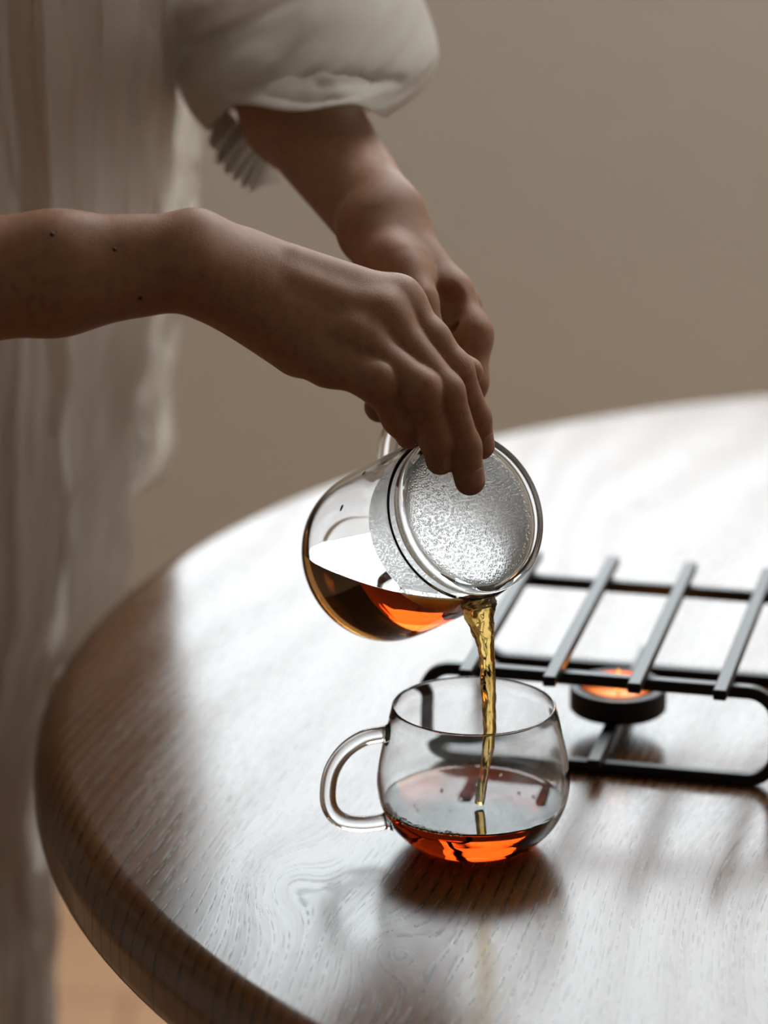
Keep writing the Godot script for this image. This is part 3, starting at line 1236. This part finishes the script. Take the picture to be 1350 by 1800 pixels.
func person() -> void:
	var o := Node3D.new()
	o.name = "person"
	add_child(o)
	tag(o, "person in a loose white linen shirt pouring tea with both hands beside the table", "person")
	var g := Geo.new()
	var rh := right_hand()
	rh.skin(g, 0.0016)
	var lh := left_hand()
	lh.skin(g, 0.0018)
	# the rest of the body, under the shirt
	var f := Field.new()
	f.group(0.03, 0.03)
	f.chain([Vector3(-0.36, 1.52, -0.31), Vector3(-0.36, 1.38, -0.32)], [52, 60])
	for s in [-1.0, 1.0]:
		var side: Vector3 = Vector3(-0.055, 0, 0.022) * s
		f.chain([torso(1.34) + side, torso(1.12) + side * 0.8, torso(0.92) + side], [56, 54, 60])
		f.chain([torso(0.88) + side, torso(0.48) + side * 1.1, torso(0.09) + side * 1.1], [60, 46, 34])
		f.bone(torso(0.045) + side * 1.1 + Vector3(-0.02, 0, -0.01), torso(0.032) + side * 1.3 + Vector3(0.09, 0, 0.07), 40, 30)
	f.chain([torso(1.37) + Vector3(-0.12, 0, 0.12), px(-420, 300, 70), px(-190, 501, 62)], [56, 40, 33])
	f.chain([torso(1.37) + Vector3(0.10, 0, -0.10), px(395, -75, -350)], [46, 34])
	f.skin(g, 0.016)
	if g.volume() > 0.0:
		for i in range(0, g.idx.size(), 3):
			var keep := g.idx[i + 1]
			g.idx[i + 1] = g.idx[i + 2]
			g.idx[i + 2] = keep
	var m := g.mesh(false)
	# the field's slope already points outwards
	var arr := m.surface_get_arrays(0)
	arr[Mesh.ARRAY_NORMAL] = g.n
	var am := ArrayMesh.new()
	am.add_surface_from_arrays(Mesh.PRIMITIVE_TRIANGLES, arr)
	put("body", am, mats.skin, o)
	nails(o, rh)
	shirt(o)
	for q in [[92, 413, 1.0], [201, 439, 0.9], [246, 523, 0.9]]:
		var dv: Vector3 = (right * ((q[0] - 675.0) / FPX) + up * ((900.0 - q[1]) / FPX) - back).normalized()
		var hit := trace(rh, px(q[0], q[1], 140), dv)
		var s := SphereMesh.new()
		s.radius = 0.0013 * q[2]
		s.height = 0.0026 * q[2]
		s.radial_segments = 12
		s.rings = 6
		put("mole", s, mats.mole, o, hit + dv * 0.0006)


func trace(f: Field, from: Vector3, dir: Vector3, only := -1) -> Vector3:
	f.use = PackedInt32Array()
	for i in f.a.size():
		if only < 0 or f.grp[i] == only:
			f.use.append(i)
	var p := from
	for i in 40:
		var d := f.at(p)
		p += dir * d
		if absf(d) < 0.00005:
			break
	return p


func nails(o: Node3D, f: Field) -> void:
	var finger := 0
	for q in [[835, 735, 4, 845, 783, -3, 0.80, 4.4, 6.9], [814, 786, 13, 826, 844, 5.5, 0.70, 5.2, 7.4], [766, 768, 21, 774, 809, 11, 0.62, 4.8, 7.1], [703, 735, 27, 718, 767, 15, 0.80, 4.0, 6.1]]:
		finger += 1
		var dip := px(q[0], q[1], q[2])
		var tip := px(q[3], q[4], q[5])
		var along := (tip - dip).normalized()
		var outw: Vector3 = (back + right * float(q[6])).normalized()
		outw = (outw - along * outw.dot(along)).normalized()
		var sidew := along.cross(outw)
		var rows := []
		var nv := 12
		for layer in 2:
			pass
		for i in nv + 1:
			var row := PackedVector3Array()
			var s := lerpf(-1.0, 1.0, float(i) / nv)
			for j in nv + 1:
				var t := lerpf(-1.0, 1.0, float(j) / nv)
				# a rounded rectangle
				var u := s * sqrt(maxf(0.0, 1.0 - 0.42 * t * t))
				var w := t * sqrt(maxf(0.0, 1.0 - 0.42 * s * s))
				var rad: float = q[8] * 0.001
				var ax := -0.0030 + u * 0.0052
				var turn: float = w * q[7] * 0.001 / rad
				var tilt := maxf(ax, 0.0) / rad * 0.9
				var dir := (outw * cos(turn) + sidew * sin(turn)) * cos(tilt) + along * sin(tilt)
				var hit := trace(f, tip + along * minf(ax, 0.0) + dir * 0.016, -dir, finger)
				var edge := maxf(absf(s), absf(t))
				row.append(hit + dir * (0.00018 if edge < 0.9 else -0.0003))
			rows.append(row)
		var g := Geo.new()
		g.grid(rows)
		var probe := g.n[(nv + 1) * (nv / 2) + nv / 2]
		if probe.dot(outw) > 0.0:
			# turn the sheet so that its front looks outwards
			for i in range(0, g.idx.size(), 3):
				var keep := g.idx[i + 1]
				g.idx[i + 1] = g.idx[i + 2]
				g.idx[i + 2] = keep
			for i in g.n.size():
				g.n[i] = -g.n[i]
		put("fingernail", g.mesh(false), mats.nail, o)


func torso(y: float) -> Vector3:
	# the middle of the body at that height: it leans over the table's rim
	var t := smoothstep(0.82, 1.25, y)
	return Vector3(lerpf(-0.375, -0.365, t), y, lerpf(-0.50, -0.21, t))


func along_list(list: Array, x: float) -> float:
	if x <= list[0].x:
		return list[0].y
	for i in list.size() - 1:
		if x <= list[i + 1].x:
			return lerpf(list[i].y, list[i + 1].y, smoothstep(0.0, 1.0, (x - list[i].x) / (list[i + 1].x - list[i].x)))
	return list[list.size() - 1].y


func row_of(p: Vector3) -> float:
	var q := p - CAM
	return 900.0 - FPX * q.dot(up) / -q.dot(back)


var shirt_noise := FastNoiseLite.new()

func shirt_point(phi: float, y: float, lift := 0.0) -> Vector3:
	var c := torso(y)
	var py := row_of(c)
	var edge := along_list([Vector2(-300, 296), Vector2(0, 296), Vector2(200, 301), Vector2(300, 301), Vector2(370, 288), Vector2(480, 284), Vector2(560, 268), Vector2(700, 250), Vector2(870, 236), Vector2(1020, 232), Vector2(1120, 190), Vector2(1280, 120), Vector2(1400, 95), Vector2(1560, 92), Vector2(1650, 100), Vector2(1800, 96), Vector2(2300, 96)], py)
	var rx := at_z(edge, py, c.z).x - c.x - 0.004
	var rz := 0.115
	var yoke := smoothstep(1.34, 1.52, y)              # the shoulders slope in to the neck
	rx = lerpf(rx, 0.065, yoke)
	rz = lerpf(rz, 0.06, yoke)
	var n := Vector3(cos(phi) / rx, 0, sin(phi) / rz).normalized()
	var fade := clampf((1.55 - y) / 0.35, 0.3, 1.0)
	var dev := rad_to_deg(phi)
	var sway := 5.0 * shirt_noise.get_noise_2d(y * 2.2, 3.0) + 4.0 * shirt_noise.get_noise_2d(y * 5.0, dev * 0.02)
	# pleats: each rises gently and drops sharply
	var h := 0.0
	var u := (dev + sway) / 9.5 + 1.1 * shirt_noise.get_noise_2d(dev * 0.035, y * 0.9)
	var w := u - floorf(u)
	var amp := 0.65 + 0.9 * shirt_noise.get_noise_2d(floorf(u) * 3.7, y * 1.3)
	h += 0.0135 * amp * (w / 0.72 if w < 0.72 else smoothstep(0.0, 1.0, (1.0 - w) / 0.28))
	var u2 := (dev + sway * 0.7) / 3.9 + 0.9 * shirt_noise.get_noise_2d(dev * 0.05 + 40.0, y * 1.7)
	var w2 := u2 - floorf(u2)
	h += 0.0034 * (0.5 + shirt_noise.get_noise_2d(floorf(u2) * 2.3, y * 2.0 + 9.0)) * (w2 / 0.6 if w2 < 0.6 else smoothstep(0.0, 1.0, (1.0 - w2) / 0.4))
	h += 0.007 * shirt_noise.get_noise_2d(dev * 0.05 + y * 0.8, y * 1.6)
	h += 0.0022 * shirt_noise.get_noise_2d(dev * 0.3 + y * 6.0, y * 16.0)
	return c + Vector3(cos(phi) * rx, 0, sin(phi) * rz) + n * ((h - 0.008) * fade + lift)


func shirt(o: Node3D) -> void:
	shirt_noise.seed = 17
	shirt_noise.frequency = 1.0
	shirt_noise.fractal_octaves = 2
	var g := Geo.new()
	var rows := []
	for r in 131:
		var y := lerpf(1.52, 0.33, r / 130.0)
		var row := PackedVector3Array()
		for c in 560:
			# closely spaced where the folds are seen
			var t := c / 560.0
			var phi := TAU * t - 0.75 * sin(TAU * t - 0.6) - 0.42
			row.append(shirt_point(phi, y))
		rows.append(row)
	g.grid(rows, false, true)
	put("shirt", g.mesh(), mats.cloth, o)

	# the button band, a doubled strip lying on the front
	g = Geo.new()
	var outer := []
	for r in 110:
		var y := lerpf(1.48, 0.52, r / 109.0)
		var py := row_of(shirt_point(0.8, y))
		var x1 := along_list([Vector2(-200, 58), Vector2(0, 50), Vector2(150, 64), Vector2(360, 72), Vector2(600, 104), Vector2(800, 112), Vector2(950, 112), Vector2(1100, 104), Vector2(1300, 84), Vector2(1500, 60)], py) + 4.0 * shirt_noise.get_noise_2d(y * 30.0, 50.0)
		var wd := along_list([Vector2(0, 52), Vector2(300, 50), Vector2(600, 40), Vector2(1000, 30), Vector2(1300, 26)], py)
		var ra := PackedVector3Array()
		for k in 9:
			var want := x1 - wd + wd * k / 8.0
			# the place on the shirt that is seen at that column
			var lo := 0.1
			var hi := 1.5
			for it in 14:
				var mid := (lo + hi) / 2.0
				var q := shirt_point(mid, y) - CAM
				if 675.0 + FPX * q.dot(right) / -q.dot(back) > want:
					lo = mid
				else:
					hi = mid
			var base := shirt_point(lo, y)
			var c := torso(y)
			var n := Vector3(base.x - c.x, 0, (base.z - c.z) * 1.6).normalized()
			var e := 0.0075 + 0.003 * sin(PI * k / 8.0) + 0.002 * shirt_noise.get_noise_2d(k * 0.25, y * 9.0)
			ra.append(base + n * e)
		outer.append(ra)
	g.grid(outer)
	put("button_band", g.mesh(), mats.cloth, o)

	# the far front of the shirt, hanging open behind
	g = Geo.new()
	rows = []
	for r in 70:
		var py := lerpf(120.0, 872.0, r / 69.0)
		var x1 := along_list([Vector2(120, 352), Vector2(365, 348), Vector2(480, 326), Vector2(600, 312), Vector2(700, 302), Vector2(780, 309), Vector2(835, 294), Vector2(872, 246)], py)
		var x0 := 150.0
		var ra := PackedVector3Array()
		var rb := PackedVector3Array()
		for k in 26:
			var t := k / 25.0
			var z := -0.50 - 0.05 * t + 0.016 * sin(t * 17.0 + py * 0.004) + 0.02 * shirt_noise.get_noise_2d(t * 4.0, py * 0.006)
			var p := at_z(lerpf(x0, x1, t), py, z)
			ra.append(p)
			rb.append(p - Vector3(0, 0, 0.0012))
		rb.reverse()
		ra.append_array(rb)
		rows.append(ra)
	g.grid(rows, false, true)
	put("shirt_tail", g.mesh(), mats.cloth, o)

	# the far sleeve, rolled above the wrist
	g = Geo.new()
	var ring_at := smooth_line([Vector3(-70, -880, -205), Vector3(90, -600, -255), Vector3(230, -340, -320), Vector3(330, -160, -345), Vector3(455, -40, -315), Vector3(522, 40, -275), Vector3(537, 105, -242), Vector3(532, 150, -222), Vector3(522, 184, -198), Vector3(522, 187, -198), Vector3(522, 150, -212), Vector3(520, 90, -245)], 8)
	var ring_size := smooth_line([Vector2(170, 66), Vector2(190, 72), Vector2(215, 80), Vector2(240, 90), Vector2(258, 95), Vector2(238, 92), Vector2(233, 86), Vector2(213, 78), Vector2(170, 74), Vector2(164, 72), Vector2(168, 70), Vector2(170, 66)], 8)
	rows = []
	for i in ring_at.size():
		var q: Array = [ring_at[i].x, ring_at[i].y, ring_size[i].x, ring_at[i].z, ring_size[i].y]
		var row := PackedVector3Array()
		for s in 150:
			var a := TAU * s / 150.0
			var ca := cos(a)
			var sa := sin(a)
			var hem := smoothstep(120.0, 184.0, q[1])
			var dy := hem * (34.0 * smoothstep(0.72, 1.0, -ca) + 12.0 * smoothstep(0.6, 1.0, ca) + 6.0 * sin(a * 5.0))
			var wr := 1.0 + 0.055 * shirt_noise.get_noise_2d(ca * 2.6 + q[1] * 0.012, sa * 2.6 - q[1] * 0.004) + 0.05 * pow(maxf(0.0, sin(ca * 3.4 + q[1] * 0.022 + 0.6)), 3.0) * (1.0 - hem)
			# creases that pull from the armpit, and the fold over the elbow
			var at_px := Vector2(q[0] + q[2] * ca, q[1] + dy)
			for cr in [[300, 92, 520, -12, -0.10, 15.0], [300, 40, 420, -20, -0.06, 12.0], [588, 138, 712, -30, 0.10, 26.0], [560, 150, 700, 142, -0.06, 10.0], [330, 150, 480, 120, 0.03, 22.0]]:
				var c0 := Vector2(cr[0], cr[1])
				var c1 := Vector2(cr[2], cr[3])
				var near := Geometry2D.get_closest_point_to_segment(at_px, c0, c1)
				wr += cr[4] * exp(-at_px.distance_squared_to(near) / (cr[5] * cr[5]))
			row.append(px(q[0] + q[2] * ca * lerpf(wr, 1.0, 0.75), q[1] + dy, q[3] + 50.0 * ca + q[4] * sa * wr))
		rows.append(row)
	g.grid(rows, false, true)
	put("sleeve", g.mesh(), mats.cloth, o)

	# the near sleeve, pushed up above the elbow
	var near_path := smooth_line([torso(1.40) + Vector3(-0.06, 0, 0.06), torso(1.36) + Vector3(-0.13, 0, 0.13), torso(1.37).lerp(px(-420, 300, 70), 0.55) + Vector3(-0.06, 0, 0.06), px(-420, 300, 70) + Vector3(-0.004, 0.03, 0)], 10)
	g = Geo.new()
	rows = []
	for i in near_path.size():
		var tdir: Vector3 = (near_path[mini(i + 1, near_path.size() - 1)] - near_path[maxi(i - 1, 0)]).normalized()
		var u := tdir.cross(Vector3(0, 0, 1)).normalized()
		var w := tdir.cross(u)
		var row := PackedVector3Array()
		for s in 80:
			var a := TAU * s / 80.0
			var r := 0.074 + 0.007 * sin(a * 4.0 + i * 0.4) * i / near_path.size() + 0.01 * shirt_noise.get_noise_2d(cos(a) * 2.0 + i * 0.15, sin(a) * 2.0)
			row.append(near_path[i] + u * (cos(a) * r) + w * (sin(a) * r))
		rows.append(row)
	g.grid(rows, false, true)
	put("sleeve", g.mesh(), mats.cloth, o)

	# a gathered frill of the cuff hanging under the sleeve
	g = Geo.new()
	rows = []
	for i in 61:
		var t := i / 60.0
		var a := Vector2(398, 190).lerp(Vector2(482, 292), t)
		var b := Vector2(along_list([Vector2(0, 366), Vector2(0.3, 378), Vector2(0.6, 408), Vector2(0.85, 440), Vector2(1.0, 492)], t), along_list([Vector2(0, 226), Vector2(0.3, 280), Vector2(0.6, 308), Vector2(0.85, 334), Vector2(1.0, 326)], t))
		var ra := PackedVector3Array()
		var rb := PackedVector3Array()
		for k in 10:
			var u := k / 9.0
			var q := a.lerp(b, u)
			var wv := sin(t * 52.0 + 1.5 * sin(t * 17.0))
			q += Vector2(-4.0, 5.0) * u * wv
			var p := px(q.x, q.y, -232.0 + 9.0 * wv * (0.25 + 0.75 * u))
			ra.append(p)
			rb.append(p - back * 0.0012)
		rb.reverse()
		ra.append_array(rb)
		rows.append(ra)
	g.grid(rows, false, true)
	put("cuff_frill", g.mesh(), mats.cloth, o)
